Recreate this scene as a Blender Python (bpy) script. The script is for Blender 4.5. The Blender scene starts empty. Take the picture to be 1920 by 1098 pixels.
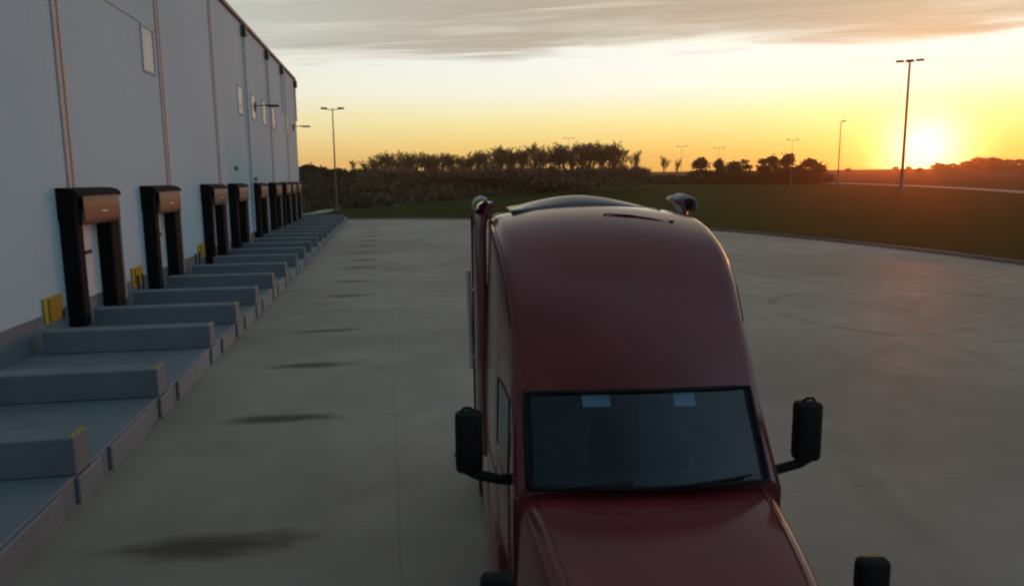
import bpy, bmesh, math, random
from mathutils import Vector, Matrix, noise
random.seed(7)
S = bpy.context.scene
COL = S.collection
R = math.radians

# ------------------------------------------------------------------ camera
CAM_H, F_PX, W_PX, H_PX = 4.4, 1400.0, 1920.0, 1098.0
FW = Vector((0.15976713, 0.97541462, -0.15179192))
RT = Vector((0.98656878, -0.1630706, -0.00948793))
UP = Vector((0.03400747, 0.1482373, 0.98836693))
cam_d = bpy.data.cameras.new('camera')
cam = bpy.data.objects.new('camera', cam_d); COL.objects.link(cam)
cam_d.sensor_width = 36.0; cam_d.lens = 36.0*F_PX/W_PX
cam_d.clip_start = 0.1; cam_d.clip_end = 8000
m3 = Matrix((RT, UP, -FW)).transposed()
cam.matrix_world = Matrix.Translation((0, 0, CAM_H)) @ m3.to_4x4()
S.camera = cam

def ray(px, py):
    return (FW*F_PX + RT*(px-W_PX/2) + UP*(H_PX/2-py)).normalized()

def smooth(a, b, x):
    t = min(1, max(0, (x-a)/(b-a))); return t*t*(3-2*t)

def terrain(x, y):
    d = math.hypot(x, y)
    z = 2.2*smooth(90, 270, d) + 7.2*smooth(270, 820, d)
    z += 0.25*smooth(120, 300, d)*noise.noise(Vector((x*0.012, y*0.012, 3)))
    return z

def far_at(px, dist):
    """ground point at a given distance in the direction of a pixel column"""
    r = ray(px, 334); h = Vector((r.x, r.y, 0)).normalized()*dist
    return Vector((h.x, h.y, terrain(h.x, h.y)))

# ------------------------------------------------------------------ light
SUN_EL, SUN_AZ = R(1.28), R(37.9)           # azimuth from +Y towards +X
SUN_DIR = Vector((math.sin(SUN_AZ)*math.cos(SUN_EL), math.cos(SUN_AZ)*math.cos(SUN_EL), math.sin(SUN_EL)))

class NT:
    """tiny helper to write node trees as expressions"""
    def __init__(self, tree): self.t = tree; self.n = tree.nodes; self.l = tree.links
    def node(self, kind, **kw):
        n = self.n.new(kind)
        for k, v in kw.items(): setattr(n, k, v)
        return n
    def put(self, sock, v):
        if v is None: return
        if hasattr(v, 'is_output') or isinstance(v, bpy.types.NodeSocket): self.l.new(v, sock)
        else:
            if sock.type == 'RGBA' and len(v) == 3: v = (*v, 1)
            sock.default_value = v
    def math(self, op, a, b=None, c=None, clamp=False):
        n = self.node('ShaderNodeMath', operation=op, use_clamp=clamp)
        self.put(n.inputs[0], a); self.put(n.inputs[1], b); self.put(n.inputs[2], c)
        return n.outputs[0]
    def vmath(self, op, a, b=None):
        n = self.node('ShaderNodeVectorMath', operation=op)
        self.put(n.inputs[0], a); self.put(n.inputs[1], b)
        return n.outputs['Value'] if op in ('DOT_PRODUCT', 'LENGTH', 'DISTANCE') else n.outputs[0]
    def sep(self, v):
        n = self.node('ShaderNodeSeparateXYZ'); self.put(n.inputs[0], v); return n.outputs
    def comb(self, x, y, z):
        n = self.node('ShaderNodeCombineXYZ')
        for i, v in enumerate((x, y, z)): self.put(n.inputs[i], v)
        return n.outputs[0]
    def mix(self, f, a, b, blend='MIX'):
        n = self.node('ShaderNodeMix', data_type='RGBA', blend_type=blend)
        n.clamp_factor = True
        self.put(n.inputs[0], f); self.put(n.inputs[6], a); self.put(n.inputs[7], b)
        return n.outputs[2]
    def step(self, x, a, b):
        n = self.node('ShaderNodeMapRange', interpolation_type='SMOOTHSTEP')
        self.put(n.inputs[0], x); n.inputs[1].default_value = a; n.inputs[2].default_value = b
        return n.outputs[0]
    def ramp(self, f, stops):
        n = self.node('ShaderNodeValToRGB'); e = n.color_ramp.elements
        while len(e) < len(stops): e.new(0.5)
        for k, (p, c) in zip(e, stops): k.position = p; k.color = (*c, 1)
        self.put(n.inputs[0], f); return n.outputs[0]
    def noise(self, vec, scale, detail=4, rough=0.55, dist=0.0):
        n = self.node('ShaderNodeTexNoise'); self.put(n.inputs['Vector'], vec)
        n.inputs['Scale'].default_value = scale; n.inputs['Detail'].default_value = detail
        n.inputs['Roughness'].default_value = rough; n.inputs['Distortion'].default_value = dist
        return n.outputs[0]
    def scale(self, v, s):
        n = self.node('ShaderNodeVectorMath', operation='MULTIPLY'); self.put(n.inputs[0], v)
        n.inputs[1].default_value = s; return n.outputs[0]

world = bpy.data.worlds.new('World'); S.world = world; world.use_nodes = True
world.node_tree.nodes.clear()
T = NT(world.node_tree)
tc = T.node('ShaderNodeTexCoord')
d = T.vmath('NORMALIZE', tc.outputs['Generated'])
dx, dy, dz = T.sep(d)
el = T.math('MULTIPLY', T.math('ARCSINE', dz), 180/math.pi)              # elevation in degrees
hl = T.math('SQRT', T.math('ADD', T.math('MULTIPLY', dx, dx), T.math('MULTIPLY', dy, dy)))
hl = T.math('MAXIMUM', hl, 1e-4)
caz = T.math('DIVIDE', T.math('ADD', T.math('MULTIPLY', dx, math.sin(SUN_AZ)), T.math('MULTIPLY', dy, math.cos(SUN_AZ))), hl)
csun = T.math('MAXIMUM', T.vmath('DOT_PRODUCT', d, tuple(SUN_DIR)), 0.0)
elf = T.math('DIVIDE', T.math('MAXIMUM', el, 0.0), 90.0)
D9 = lambda x: x/90.0
side = T.ramp(elf, [(0, (.87, .52, .27)), (D9(1.2), (.88, .59, .29)), (D9(3), (.87, .70, .40)), (D9(6.5), (.83, .80, .64)),
                    (D9(10.5), (.66, .68, .58)), (D9(16), (.40, .46, .47)), (D9(35), (.24, .305, .37)), (1, (.25, .335, .42))])
west = T.ramp(elf, [(0, (1.0, .50, .10)), (D9(2), (1.0, .68, .18)), (D9(4.2), (.98, .89, .42)), (D9(6.3), (.97, .98, .84)), (D9(8.5), (.95, .98, .93)),
                    (D9(10.5), (.94, .93, .80)), (D9(16), (.56, .56, .50)), (D9(35), (.26, .31, .37)), (1, (.25, .335, .42))])
east = T.ramp(elf, [(0, (.055, .07, .085)), (D9(10), (.07, .095, .12)), (D9(30), (.14, .19, .24)), (D9(55), (.20, .28, .35)), (1, (.25, .335, .42))])
sky = T.mix(T.step(caz, .42, 1.0), side, west)
sky = T.mix(T.step(caz, .0, .62), east, sky)
# cool sky added outside the view on the right, to light the wall
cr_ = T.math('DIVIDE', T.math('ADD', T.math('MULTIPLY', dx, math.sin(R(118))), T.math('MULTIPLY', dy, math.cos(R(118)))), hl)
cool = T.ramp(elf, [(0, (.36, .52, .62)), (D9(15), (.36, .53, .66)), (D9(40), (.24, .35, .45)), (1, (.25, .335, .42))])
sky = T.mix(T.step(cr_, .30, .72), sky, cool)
# the half of the dome away from the sunset is already dimmer
opp = T.math('ADD', T.math('MULTIPLY', dx, math.sin(SUN_AZ)), T.math('MULTIPLY', dy, math.cos(SUN_AZ)))
sky = T.mix(1.0, sky, T.ramp(T.step(opp, -.62, .12), [(0, (.42, .42, .42)), (1, (1, 1, 1))]), 'MULTIPLY')
# streaks of cloud on a plane high above
inv = T.math('DIVIDE', 1.0, T.math('MAXIMUM', dz, 0.03))
pl = T.comb(T.math('MULTIPLY', dx, inv), T.math('MULTIPLY', dy, inv), 0.0)
rot = T.node('ShaderNodeVectorRotate', rotation_type='Z_AXIS'); T.put(rot.inputs[0], pl); rot.inputs['Angle'].default_value = R(22)
plr = T.scale(rot.outputs[0], (0.42, 1.0, 1.0))
n1 = T.noise(plr, 0.95, 7, 0.56, 0.9)
n2 = T.noise(T.scale(plr, (0.5, 1.6, 1)), 2.1, 5, 0.6, 0.4)
cn = T.math('ADD', T.math('MULTIPLY', n1, 0.72), T.math('MULTIPLY', n2, 0.28))
edge = T.step(T.math('ADD', el, T.math('MULTIPLY', T.math('SUBTRACT', n1, .5), 4.0)), 8.5, 9.6)
cm = T.math('MULTIPLY', T.math('ADD', T.math('MULTIPLY', T.step(cn, .30, .56), .55), T.math('MULTIPLY', T.step(caz, .4, .95), .5), clamp=True), edge)
cm = T.math('MULTIPLY', cm, T.step(caz, -.2, .5))
ccol = T.mix(T.step(caz, .5, .98), (.46, .51, .50), (.46, .39, .31))
ccol = T.mix(T.step(el, 14, 40), ccol, (.13, .16, .19))
sky = T.mix(T.math('MULTIPLY', cm, .94), sky, ccol)
drk = T.math('MULTIPLY', T.step(T.noise(T.scale(plr, (.4, 1.5, 1)), 1.3, 6, .6, .9), .46, .66), T.math('MULTIPLY', edge, T.step(caz, -.2, .5)))
sky = T.mix(T.math('MULTIPLY', drk, .34), sky, T.mix(T.step(caz, .5, .98), (.33, .355, .34), (.38, .31, .245)))
# thin fibres of brighter cloud
fib = T.math('MULTIPLY', T.step(n2, .56, .72), T.math('MULTIPLY', edge, T.step(caz, .2, .8)))
sky = T.mix(T.math('MULTIPLY', fib, .42), sky, (.92, .84, .66))
# brightness round the sun
g1 = T.math('POWER', csun, 140.0); g2 = T.math('POWER', csun, 1350.0); g3 = T.math('POWER', csun, 28.0)
def addlobe(base, g, col, k):
    n = T.node('ShaderNodeMix', data_type='RGBA', blend_type='ADD'); n.clamp_factor = False
    T.put(n.inputs[0], T.math('MULTIPLY', g, k)); T.put(n.inputs[6], base); T.put(n.inputs[7], col)
    return n.outputs[2]
sky = addlobe(sky, g3, (1.0, .62, .10), .10)
sky = addlobe(sky, g1, (1.0, .40, .02), .55)
sky = addlobe(sky, g2, (1.0, .74, .36), 3.6)
nish = T.node('ShaderNodeTexSky'); nish.sky_type = 'NISHITA'; nish.sun_disc = False
nish.sun_elevation = SUN_EL; nish.sun_rotation = SUN_AZ; nish.altitude = 200; nish.dust_density = 2.5
n_ = T.node('ShaderNodeMix', data_type='RGBA', blend_type='ADD'); n_.clamp_factor = False
n_.inputs[0].default_value = .012
T.l.new(sky, n_.inputs[6]); T.l.new(nish.outputs[0], n_.inputs[7])
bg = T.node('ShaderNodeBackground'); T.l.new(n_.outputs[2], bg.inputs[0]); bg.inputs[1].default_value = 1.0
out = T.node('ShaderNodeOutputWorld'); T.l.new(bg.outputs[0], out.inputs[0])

sun_d = bpy.data.lights.new('sun', 'SUN'); sun_d.energy = .34; sun_d.angle = R(0.6); sun_d.color = (1.0, .145, .012)
sun = bpy.data.objects.new('sun', sun_d); COL.objects.link(sun)
sun.rotation_euler = SUN_DIR.to_track_quat('Z', 'Y').to_euler(); sun.location = (60, 90, 60)

S.view_settings.view_transform = 'Standard'; S.view_settings.look = 'None'
S.view_settings.exposure = 0.0; S.view_settings.gamma = 1.0
S.render.engine = 'CYCLES'
S.cycles.use_denoising = True
S.cycles.max_bounces = 6; S.cycles.transparent_max_bounces = 12
S.cycles.pixel_filter_type = 'BLACKMAN_HARRIS'; S.cycles.filter_width = 2.3

# ------------------------------------------------------------------ materials
MATS = {}
def mat(name, col, rough=.6, metal=0., spec=.5, coat=0., var=0., vscale=3., bump=0., bscale=40., coat_rough=.05):
    if name in MATS: return MATS[name]
    m = bpy.data.materials.new(name); m.use_nodes = True
    t = NT(m.node_tree); b = m.node_tree.nodes['Principled BSDF']
    b.inputs['Roughness'].default_value = rough; b.inputs['Metallic'].default_value = metal
    b.inputs['Specular IOR Level'].default_value = spec
    b.inputs['Coat Weight'].default_value = coat; b.inputs['Coat Roughness'].default_value = coat_rough
    c = t.node('ShaderNodeTexCoord').outputs['Object']
    if var:
        f = t.noise(c, vscale, 5, .6)
        lo = tuple(x*(1-var) for x in col); hi = tuple(min(1, x*(1+var)) for x in col)
        t.put(b.inputs['Base Color'], t.mix(t.step(f, .3, .7), lo, hi))
        t.put(b.inputs['Roughness'], t.math('ADD', t.math('MULTIPLY', f, .2), rough-.1))
    else: b.inputs['Base Color'].default_value = (*col, 1)
    if bump:
        bn = t.node('ShaderNodeBump'); bn.inputs['Strength'].default_value = bump; bn.inputs['Distance'].default_value = .02
        t.put(bn.inputs['Height'], t.noise(c, bscale, 3, .6)); t.put(b.inputs['Normal'], bn.outputs[0])
    MATS[name] = m; return m

M_RED = mat('maroon_paint', (.175, .022, .024), .5, 0, .22, 1.0, .12, 2.2, coat_rough=.13)
M_RED.node_tree.nodes['Principled BSDF'].inputs['Coat IOR'].default_value = 1.45
M_REDIN = mat('cab_lining', (.06, .066, .075), .8, var=.2)
M_BLACK = mat('black_plastic', (.006, .006, .0065), .6, 0, .3, var=.2, vscale=8)
M_RUBBER = mat('tyre_rubber', (.015, .015, .015), .8, var=.2, vscale=10)
M_CHROME = mat('polished_metal', (.72, .71, .69), .18, 1.0, var=.06, vscale=6)
M_STEEL = mat('dull_steel', (.33, .34, .35), .45, .8, var=.2)
M_FRAME = mat('chassis_paint', (.03, .03, .032), .55, .2, var=.3)
M_WALL = None
M_WHITE = mat('door_white', (.62, .65, .66), .5, var=.06, vscale=2)
M_PAD = mat('dock_pad_vinyl', (.0045, .005, .0055), .75, 0, .15, var=.3, vscale=4)
M_CURT = mat('tan_curtain_vinyl', (.215, .088, .042), .55, var=.12, vscale=4)
M_YEL = mat('yellow_paint', (.42, .32, .025), .5, var=.12, vscale=5)
M_YELD = mat('ochre_paint', (.30, .20, .012), .5, var=.12, vscale=5)
M_GALV = mat('galvanised_steel', (.36, .36, .35), .5, .6, var=.2, vscale=2)
M_POLE = mat('weathered_pole', (.22, .205, .185), .6, .3, var=.2, vscale=2)
M_CAP = mat('pale_cap', (.36, .35, .34), .5, .1, coat=.15, var=.1)
M_DARKMET = mat('dark_bronze_metal', (.035, .033, .030), .5, .4, var=.2)
M_TRIM = mat('roof_edge_trim', (.055, .05, .045), .5, .3, var=.2)
M_RIB = mat('sunlit_edge_tan', (.62, .47, .40), .6, var=.08, vscale=2)  # pinkish sunlight on joints and pad edges, put into the base colour
M_SEAT = mat('seat_fabric', (.06, .06, .065), .85, var=.2)
M_PAPER = mat('pale_paper', (.80, .93, .90), .7, var=.05)
M_AMBER = mat('amber_lens', (.75, .28, .03), .15, coat=.5)
M_BARK = mat('bark', (.14, .07, .048), .9, var=.3, vscale=6)
M_TWIG = mat('winter_twigs', (.32, .145, .095), .9, var=.3, vscale=.6)
M_NEEDLE = mat('evergreen_needles', (.030, .028, .016), .8, var=.4, vscale=.8)
M_BRUSH = mat('dry_brush', (.10, .078, .045), .9, var=.5, vscale=.12)

def glass_mat(name, tint, rough=.02):
    m = bpy.data.materials.new(name); m.use_nodes = True; t = NT(m.node_tree); m.node_tree.nodes.clear()
    o = t.node('ShaderNodeOutputMaterial'); tr = t.node('ShaderNodeBsdfTransparent'); tr.inputs[0].default_value = (*tint, 1)
    gl = t.node('ShaderNodeBsdfGlossy'); gl.inputs['Roughness'].default_value = rough; gl.inputs[0].default_value = (.84, .95, 1, 1)
    fr = t.node('ShaderNodeFresnel'); fr.inputs[0].default_value = 1.72
    mx = t.node('ShaderNodeMixShader'); t.l.new(fr.outputs[0], mx.inputs[0]); t.l.new(tr.outputs[0], mx.inputs[1]); t.l.new(gl.outputs[0], mx.inputs[2])
    t.l.new(mx.outputs[0], o.inputs[0]); return m
M_GLASS = glass_mat('windshield_glass', (.60, .84, .98))
M_GLASSW = mat('clerestory_glass', (.36, .42, .43), .4, 0, .5, .2)

def concrete(name, base, joints=None, stains=(), arcs=(), patches=0.2):
    m = bpy.data.materials.new(name); m.use_nodes = True; t = NT(m.node_tree); b = m.node_tree.nodes['Principled BSDF']
    c = t.node('ShaderNodeTexCoord').outputs['Object']
    big = t.noise(c, .11, 4, .6, .3); mid = t.noise(c, .9, 6, .65); fine = t.noise(c, 14, 3, .6)
    lo = tuple(x*(1-patches) for x in base); hi = tuple(x*(1+patches) for x in base)
    col = t.mix(t.step(big, .32, .68), lo, hi)
    col = t.mix(t.math('MULTIPLY', t.step(mid, .35, .75), .35), col, tuple(x*.68 for x in base))
    col = t.mix(t.math('MULTIPLY', t.step(fine, .4, .7), .18), col, tuple(x*1.2 for x in base))
    X, Y, Z = t.sep(c)
    if joints:
        for ax, sp in ((X, joints[0]), (Y, joints[1])):
            f = t.math('ABSOLUTE', t.math('SUBTRACT', t.math('FRACT', t.math('DIVIDE', ax, sp)), .5))
            line = t.step(f, .5-.022/sp, .5-.010/sp)
            col = t.mix(t.math('MULTIPLY', line, .24), col, tuple(x*.4 for x in base))
    wob = t.math('SUBTRACT', t.noise(t.scale(c, (.8, 1.6, 1)), 1.6, 5, .65), .5)
    for (cx, cy, ax_, ay_, k) in stains:
        u = t.math('DIVIDE', t.math('SUBTRACT', X, cx), ax_); v = t.math('DIVIDE', t.math('SUBTRACT', Y, cy), ay_)
        q = t.math('SQRT', t.math('ADD', t.math('MULTIPLY', u, u), t.math('MULTIPLY', v, v)))
        q = t.math('ADD', q, t.math('MULTIPLY', wob, 1.15))
        f = t.math('SUBTRACT', 1.0, t.step(q, .25, 1.1))
        col = t.mix(t.math('MULTIPLY', f, k), col, (.046, .031, .018))
    brk = t.step(t.noise(c, .5, 3, .6), .38, .6)
    for (cx, cy, r, w, k) in arcs:
        u = t.math('SUBTRACT', X, cx); v = t.math('SUBTRACT', Y, cy)
        q = t.math('SQRT', t.math('ADD', t.math('MULTIPLY', u, u), t.math('MULTIPLY', v, v)))
        f = t.math('SUBTRACT', 1.0, t.step(t.math('ABSOLUTE', t.math('SUBTRACT', q, r)), w*.35, w))
        col = t.mix(t.math('MULTIPLY', t.math('MULTIPLY', f, brk), k), col, (.05, .047, .045))
    t.put(b.inputs['Base Color'], col)
    t.put(b.inputs['Roughness'], t.math('ADD', t.math('MULTIPLY', mid, .22), .50))
    b.inputs['Specular IOR Level'].default_value = .45
    bn = t.node('ShaderNodeBump'); bn.inputs['Strength'].default_value = .25; bn.inputs['Distance'].default_value = .01
    t.put(bn.inputs['Height'], fine); t.put(b.inputs['Normal'], bn.outputs[0])
    return m

# ------------------------------------------------------------------ object helpers
def tag(o, label=None, cat=None, group=None, kind=None):
    if label: o['label'] = label
    if cat: o['category'] = cat
    if group: o['group'] = group
    if kind: o['kind'] = kind
    return o

def empty(name, loc=(0, 0, 0), rz=0.):
    o = bpy.data.objects.new(name, None); COL.objects.link(o); o.location = loc; o.rotation_euler = (0, 0, rz)
    o.empty_display_size = .3; return o

class MB:
    """collects shapes and links them as one mesh object"""
    def __init__(self): self.bm = bmesh.new()
    def face(self, pts):
        vs = [self.bm.verts.new(p) for p in pts]
        try: return self.bm.faces.new(vs)
        except ValueError: return None
    def box(self, a, b, bev=0., seg=2):
        a, b = Vector(a), Vector(b); t = bmesh.new()
        bmesh.ops.create_cube(t, size=1)
        for v in t.verts: v.co = Vector(((v.co.x+.5)*(b.x-a.x)+a.x, (v.co.y+.5)*(b.y-a.y)+a.y, (v.co.z+.5)*(b.z-a.z)+a.z))
        if bev: bmesh.ops.bevel(t, geom=t.edges[:], offset=bev, segments=seg, affect='EDGES', profile=.5)
        self.merge(t); return self
    def merge(self, t, mtx=None):
        me = bpy.data.meshes.new('tmp'); t.to_mesh(me); t.free()
        if mtx is not None: me.transform(mtx)
        self.bm.from_mesh(me); bpy.data.meshes.remove(me)
    def tube(self, pts, r, n=10, cap=True):
        pts = [Vector(p) for p in pts]; rs = r if isinstance(r, (list, tuple)) else [r]*len(pts)
        rings = []
        for i, p in enumerate(pts):
            dv = (pts[min(i+1, len(pts)-1)]-pts[max(i-1, 0)]).normalized()
            a = dv.cross(Vector((0, 0, 1)) if abs(dv.z) < .9 else Vector((1, 0, 0))).normalized(); b = dv.cross(a)
            rings.append([self.bm.verts.new(p+(a*math.cos(2*math.pi*k/n)+b*math.sin(2*math.pi*k/n))*rs[i]) for k in range(n)])
        for q, w in zip(rings, rings[1:]):
            for k in range(n): self.bm.faces.new((q[k], q[(k+1) % n], w[(k+1) % n], w[k]))
        if cap and n > 2:
            self.bm.faces.new(rings[0][::-1]); self.bm.faces.new(rings[-1])
        return self
    def loft(self, rings, closed=False, caps=False):
        vr = [[self.bm.verts.new(p) for p in r] for r in rings]
        for q, w in zip(vr, vr[1:]):
            m = len(q)
            for k in range(m if closed else m-1):
                try: self.bm.faces.new((q[k], q[(k+1) % m], w[(k+1) % m], w[k]))
                except ValueError: pass
        if caps:
            for r in (vr[0][::-1], vr[-1]):
                try: self.bm.faces.new(r)
                except ValueError: pass
        return self
    def lathe(self, prof, axis='Z', n=24, loc=(0, 0, 0)):
        rings = []
        for k in range(n+1):
            a = 2*math.pi*k/n; ring = []
            for (rr, h) in prof:
                u, v = rr*math.cos(a), rr*math.sin(a)
                p = {'Z': (u, v, h), 'X': (h, u, v), 'Y': (u, h, v)}[axis]
                ring.append(Vector(p)+Vector(loc))
            rings.append(ring)
        return self.loft(rings)
    def build(self, name, m, parent=None, smooth=False, solid=0., loc=None, normals=True):
        bmesh.ops.remove_doubles(self.bm, verts=self.bm.verts[:], dist=1e-5)
        if normals: bmesh.ops.recalc_face_normals(self.bm, faces=self.bm.faces[:])
        me = bpy.data.meshes.new(name); self.bm.to_mesh(me); self.bm.free()
        ms = m if isinstance(m, (list, tuple)) else [m]
        for x in ms: me.materials.append(x)
        if smooth:
            for p in me.polygons: p.use_smooth = True
            if smooth is not True: me.set_sharp_from_angle(angle=R(smooth))
        o = bpy.data.objects.new(name, me); COL.objects.link(o)
        if parent: o.parent = parent
        if loc: o.location = loc
        if solid:
            sm = o.modifiers.new('solidify', 'SOLIDIFY'); sm.thickness = abs(solid); sm.offset = -1 if solid > 0 else 1
            if len(ms) > 1: sm.material_offset = 1; sm.material_offset_rim = 0
        return o

def copy_tree(o, parent=None):
    c = o.copy(); COL.objects.link(c)
    if parent: c.parent = parent
    for ch in list(o.children): copy_tree(ch, c)
    return c

ORD = ['', 'second', 'third', 'fourth', 'fifth', 'sixth', 'seventh', 'eighth', 'ninth', 'tenth', 'eleventh', 'twelfth',
       'thirteenth', 'fourteenth', 'fifteenth', 'sixteenth', 'seventeenth', 'eighteenth', 'nineteenth', 'twentieth', 'twenty-first']

# ------------------------------------------------------------------ ground, yard, kerb
def ground_material():
    m = bpy.data.materials.new('grass_ground'); m.use_nodes = True; t = NT(m.node_tree); b = m.node_tree.nodes['Principled BSDF']
    c = t.node('ShaderNodeTexCoord').outputs['Object']
    big = t.noise(c, .022, 4, .6, .5); mid = t.noise(c, .35, 6, .7); fine = t.noise(c, 5, 4, .7)
    grass = t.mix(t.step(big, .35, .65), (.036, .060, .010), (.050, .058, .012))
    grass = t.mix(t.math('MULTIPLY', t.step(mid, .45, .7), .5), grass, (.052, .042, .014))
    grass = t.mix(t.math('MULTIPLY', t.step(fine, .4, .7), .4), grass, (.018, .022, .005))
    field = t.mix(t.step(mid, .35, .65), (.065, .034, .020), (.042, .024, .014))
    dist = t.vmath('LENGTH', c)
    f = t.step(t.math('ADD', dist, t.math('MULTIPLY', t.math('SUBTRACT', big, .5), 60.)), 240, 275)
    t.put(b.inputs['Base Color'], t.mix(f, grass, field))
    b.inputs['Roughness'].default_value = 1.0; b.inputs['Specular IOR Level'].default_value = .02
    bn = t.node('ShaderNodeBump'); bn.inputs['Strength'].default_value = .6; bn.inputs['Distance'].default_value = .06
    t.put(bn.inputs['Height'], fine); t.put(b.inputs['Normal'], bn.outputs[0])
    return m

g = MB(); radii = [0, 20, 40, 60, 75, 90, 105, 120, 135, 150, 165, 180, 200, 220, 240, 260, 280, 310, 350, 400, 460, 530, 600, 680, 760, 840, 900, 960]
NA = 120
rings = []
for r in radii[1:]:
    rings.append([g.bm.verts.new((r*math.sin(2*math.pi*k/NA), r*math.cos(2*math.pi*k/NA),
                                 terrain(r*math.sin(2*math.pi*k/NA), r*math.cos(2*math.pi*k/NA)))) for k in range(NA)])
c0 = g.bm.verts.new((0, 0, 0))
for k in range(NA): g.bm.faces.new((c0, rings[0][(k+1) % NA], rings[0][k]))
for q, w in zip(rings, rings[1:]):
    for k in range(NA): g.bm.faces.new((q[k], q[(k+1) % NA], w[(k+1) % NA], w[k]))
gr = g.build('ground', ground_material(), smooth=True); tag(gr, kind='structure')

def spline(pts, n=10):
    out = []
    P = [Vector(p) for p in pts]
    for i in range(len(P)-1):
        a, b_, c, d_ = P[max(i-1, 0)], P[i], P[i+1], P[min(i+2, len(P)-1)]
        for k in range(n):
            t = k/n
            out.append(.5*((2*b_)+(c-a)*t+(2*a-5*b_+4*c-d_)*t*t+(3*b_-a-3*c+d_)*t**3))
    out.append(P[-1]); return out

edge_pts = spline([(-60, 86.6), (-30, 86.3), (-4.3, 85.2), (2, 84.2), (8.2, 82.0), (14.5, 77.6), (20.5, 69.5), (26.2, 57.9), (28.7, 48.7), (30.1, 39.7), (30.4, 31.3), (30.2, 10), (30, -45)], 8)
stains = [(-2.3, 9.0, 1.4, .42, .92), (-2.1, 13.95, 1.25, .32, .97), (-1.9, 18.0, 1.25, .34, .95), (-1.9, 22.2, 1.25, .32, .85), (-1.7, 25.7, .8, .22, .45),
          (-1.65, 28.9, 1.25, .36, .8), (-1.65, 33.0, 1.2, .36, .8), (-1.6, 38.2, 1.15, 0.52, .92), (-1.55, 41.8, 1.1, 0.50, .92),
          (-1.6, 46.1, 1.15, 0.55, .92), (-1.5, 50.9, 1.1, 0.60, .92), (-1.5, 55.5, 1.1, 0.60, .92), (-1.5, 60, 1.1, 0.60, .92)]
stains += [(-1.5, y_, 1.15, .6, .9) for y_ in (64.2, 68.5, 73)]
stains = [(a, b_, c, d_+(.15 if b_ > 27 else 0), e) for a, b_, c, d_, e in stains]
arcs = [(17.0, 21.5, 4.6, .26, .32), (24, 33, 8, .26, .30), (20, 5, 14, .35, .14), (26, 14, 12, .3, .16)]
M_YARD = concrete('yard_concrete', (.305, .272, .218), joints=(4.6, 4.6), stains=stains, arcs=arcs, patches=.22)
yb = MB()
yb.face([(p.x, p.y, .012) for p in edge_pts] + [(-60, -45, .012)])
bmesh.ops.triangulate(yb.bm, faces=yb.bm.faces[:])
tag(yb.build('concrete_yard', M_YARD), kind='structure')
M_KERB = concrete('kerb_concrete', (.21, .19, .165), patches=.2)
kb = MB(); prof = []
for i, p in enumerate(edge_pts):
    a = edge_pts[max(i-1, 0)]; b_ = edge_pts[min(i+1, len(edge_pts)-1)]
    t_ = (b_-a).normalized(); nn = Vector((-t_.y, t_.x))       # outward (left of travel)
    q = lambda o, z: Vector((p.x+nn.x*o, p.y+nn.y*o, z))
    prof.append([q(-.02, .0), q(0, .14), q(.03, .16), q(.15, .16), q(.18, .14), q(.20, .0)])
kb.loft(prof); tag(kb.build('kerb', M_KERB, smooth=40), kind='structure')
gb = MB()                                                    # darker gutter pan along the kerb
gb.loft([[Vector((p[0].x-(q_[0]-p[0]).x*0, p[0].y, .016)), Vector((p[0].x*1.0, p[0].y, .016))] for p, q_ in zip(prof, prof)][:0] or
        [[Vector((pp.x, pp.y, .017)), Vector((pp.x-nv.x*.45, pp.y-nv.y*.45, .017))] for pp, nv in
         [(edge_pts[i], Vector((-(edge_pts[min(i+1, len(edge_pts)-1)]-edge_pts[max(i-1, 0)]).normalized().y, (edge_pts[min(i+1, len(edge_pts)-1)]-edge_pts[max(i-1, 0)]).normalized().x))) for i in range(len(edge_pts))]])
tag(gb.build('gutter', concrete('gutter_concrete', (.15, .14, .125), patches=.2)), kind='structure')

def ribbon(name, pts, w, m, lift=.05):
    b = MB(); P = spline([(x, y) for x, y in pts], 12); rr = []
    for i, p in enumerate(P):
        t_ = (P[min(i+1, len(P)-1)]-P[max(i-1, 0)]).normalized(); nn = Vector((-t_.y, t_.x))
        rr.append([Vector((p.x+nn.x*o, p.y+nn.y*o, terrain(p.x+nn.x*o, p.y+nn.y*o)+lift)) for o in (-w/2, -w/6, w/6, w/2)])
    b.loft(rr); return tag(b.build(name, m, smooth=True), kind='structure')
M_ROAD = concrete('pale_road', (.27, .25, .22), patches=.12)
far = [far_at(px, dd) for px, dd in ((1330, 262), (1430, 256), (1560, 236), (1680, 214), (1800, 190), (1920, 168), (2120, 140))]
ribbon('far_road', [(p.x, p.y) for p in far], 5.0, M_ROAD, .12)
ribbon('path', [(-26, 94.5), (-15, 96), (-9.8, 100.5), (-8.4, 110), (-6.8, 118), (2, 124)], 2.2, M_ROAD, .08)

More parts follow.
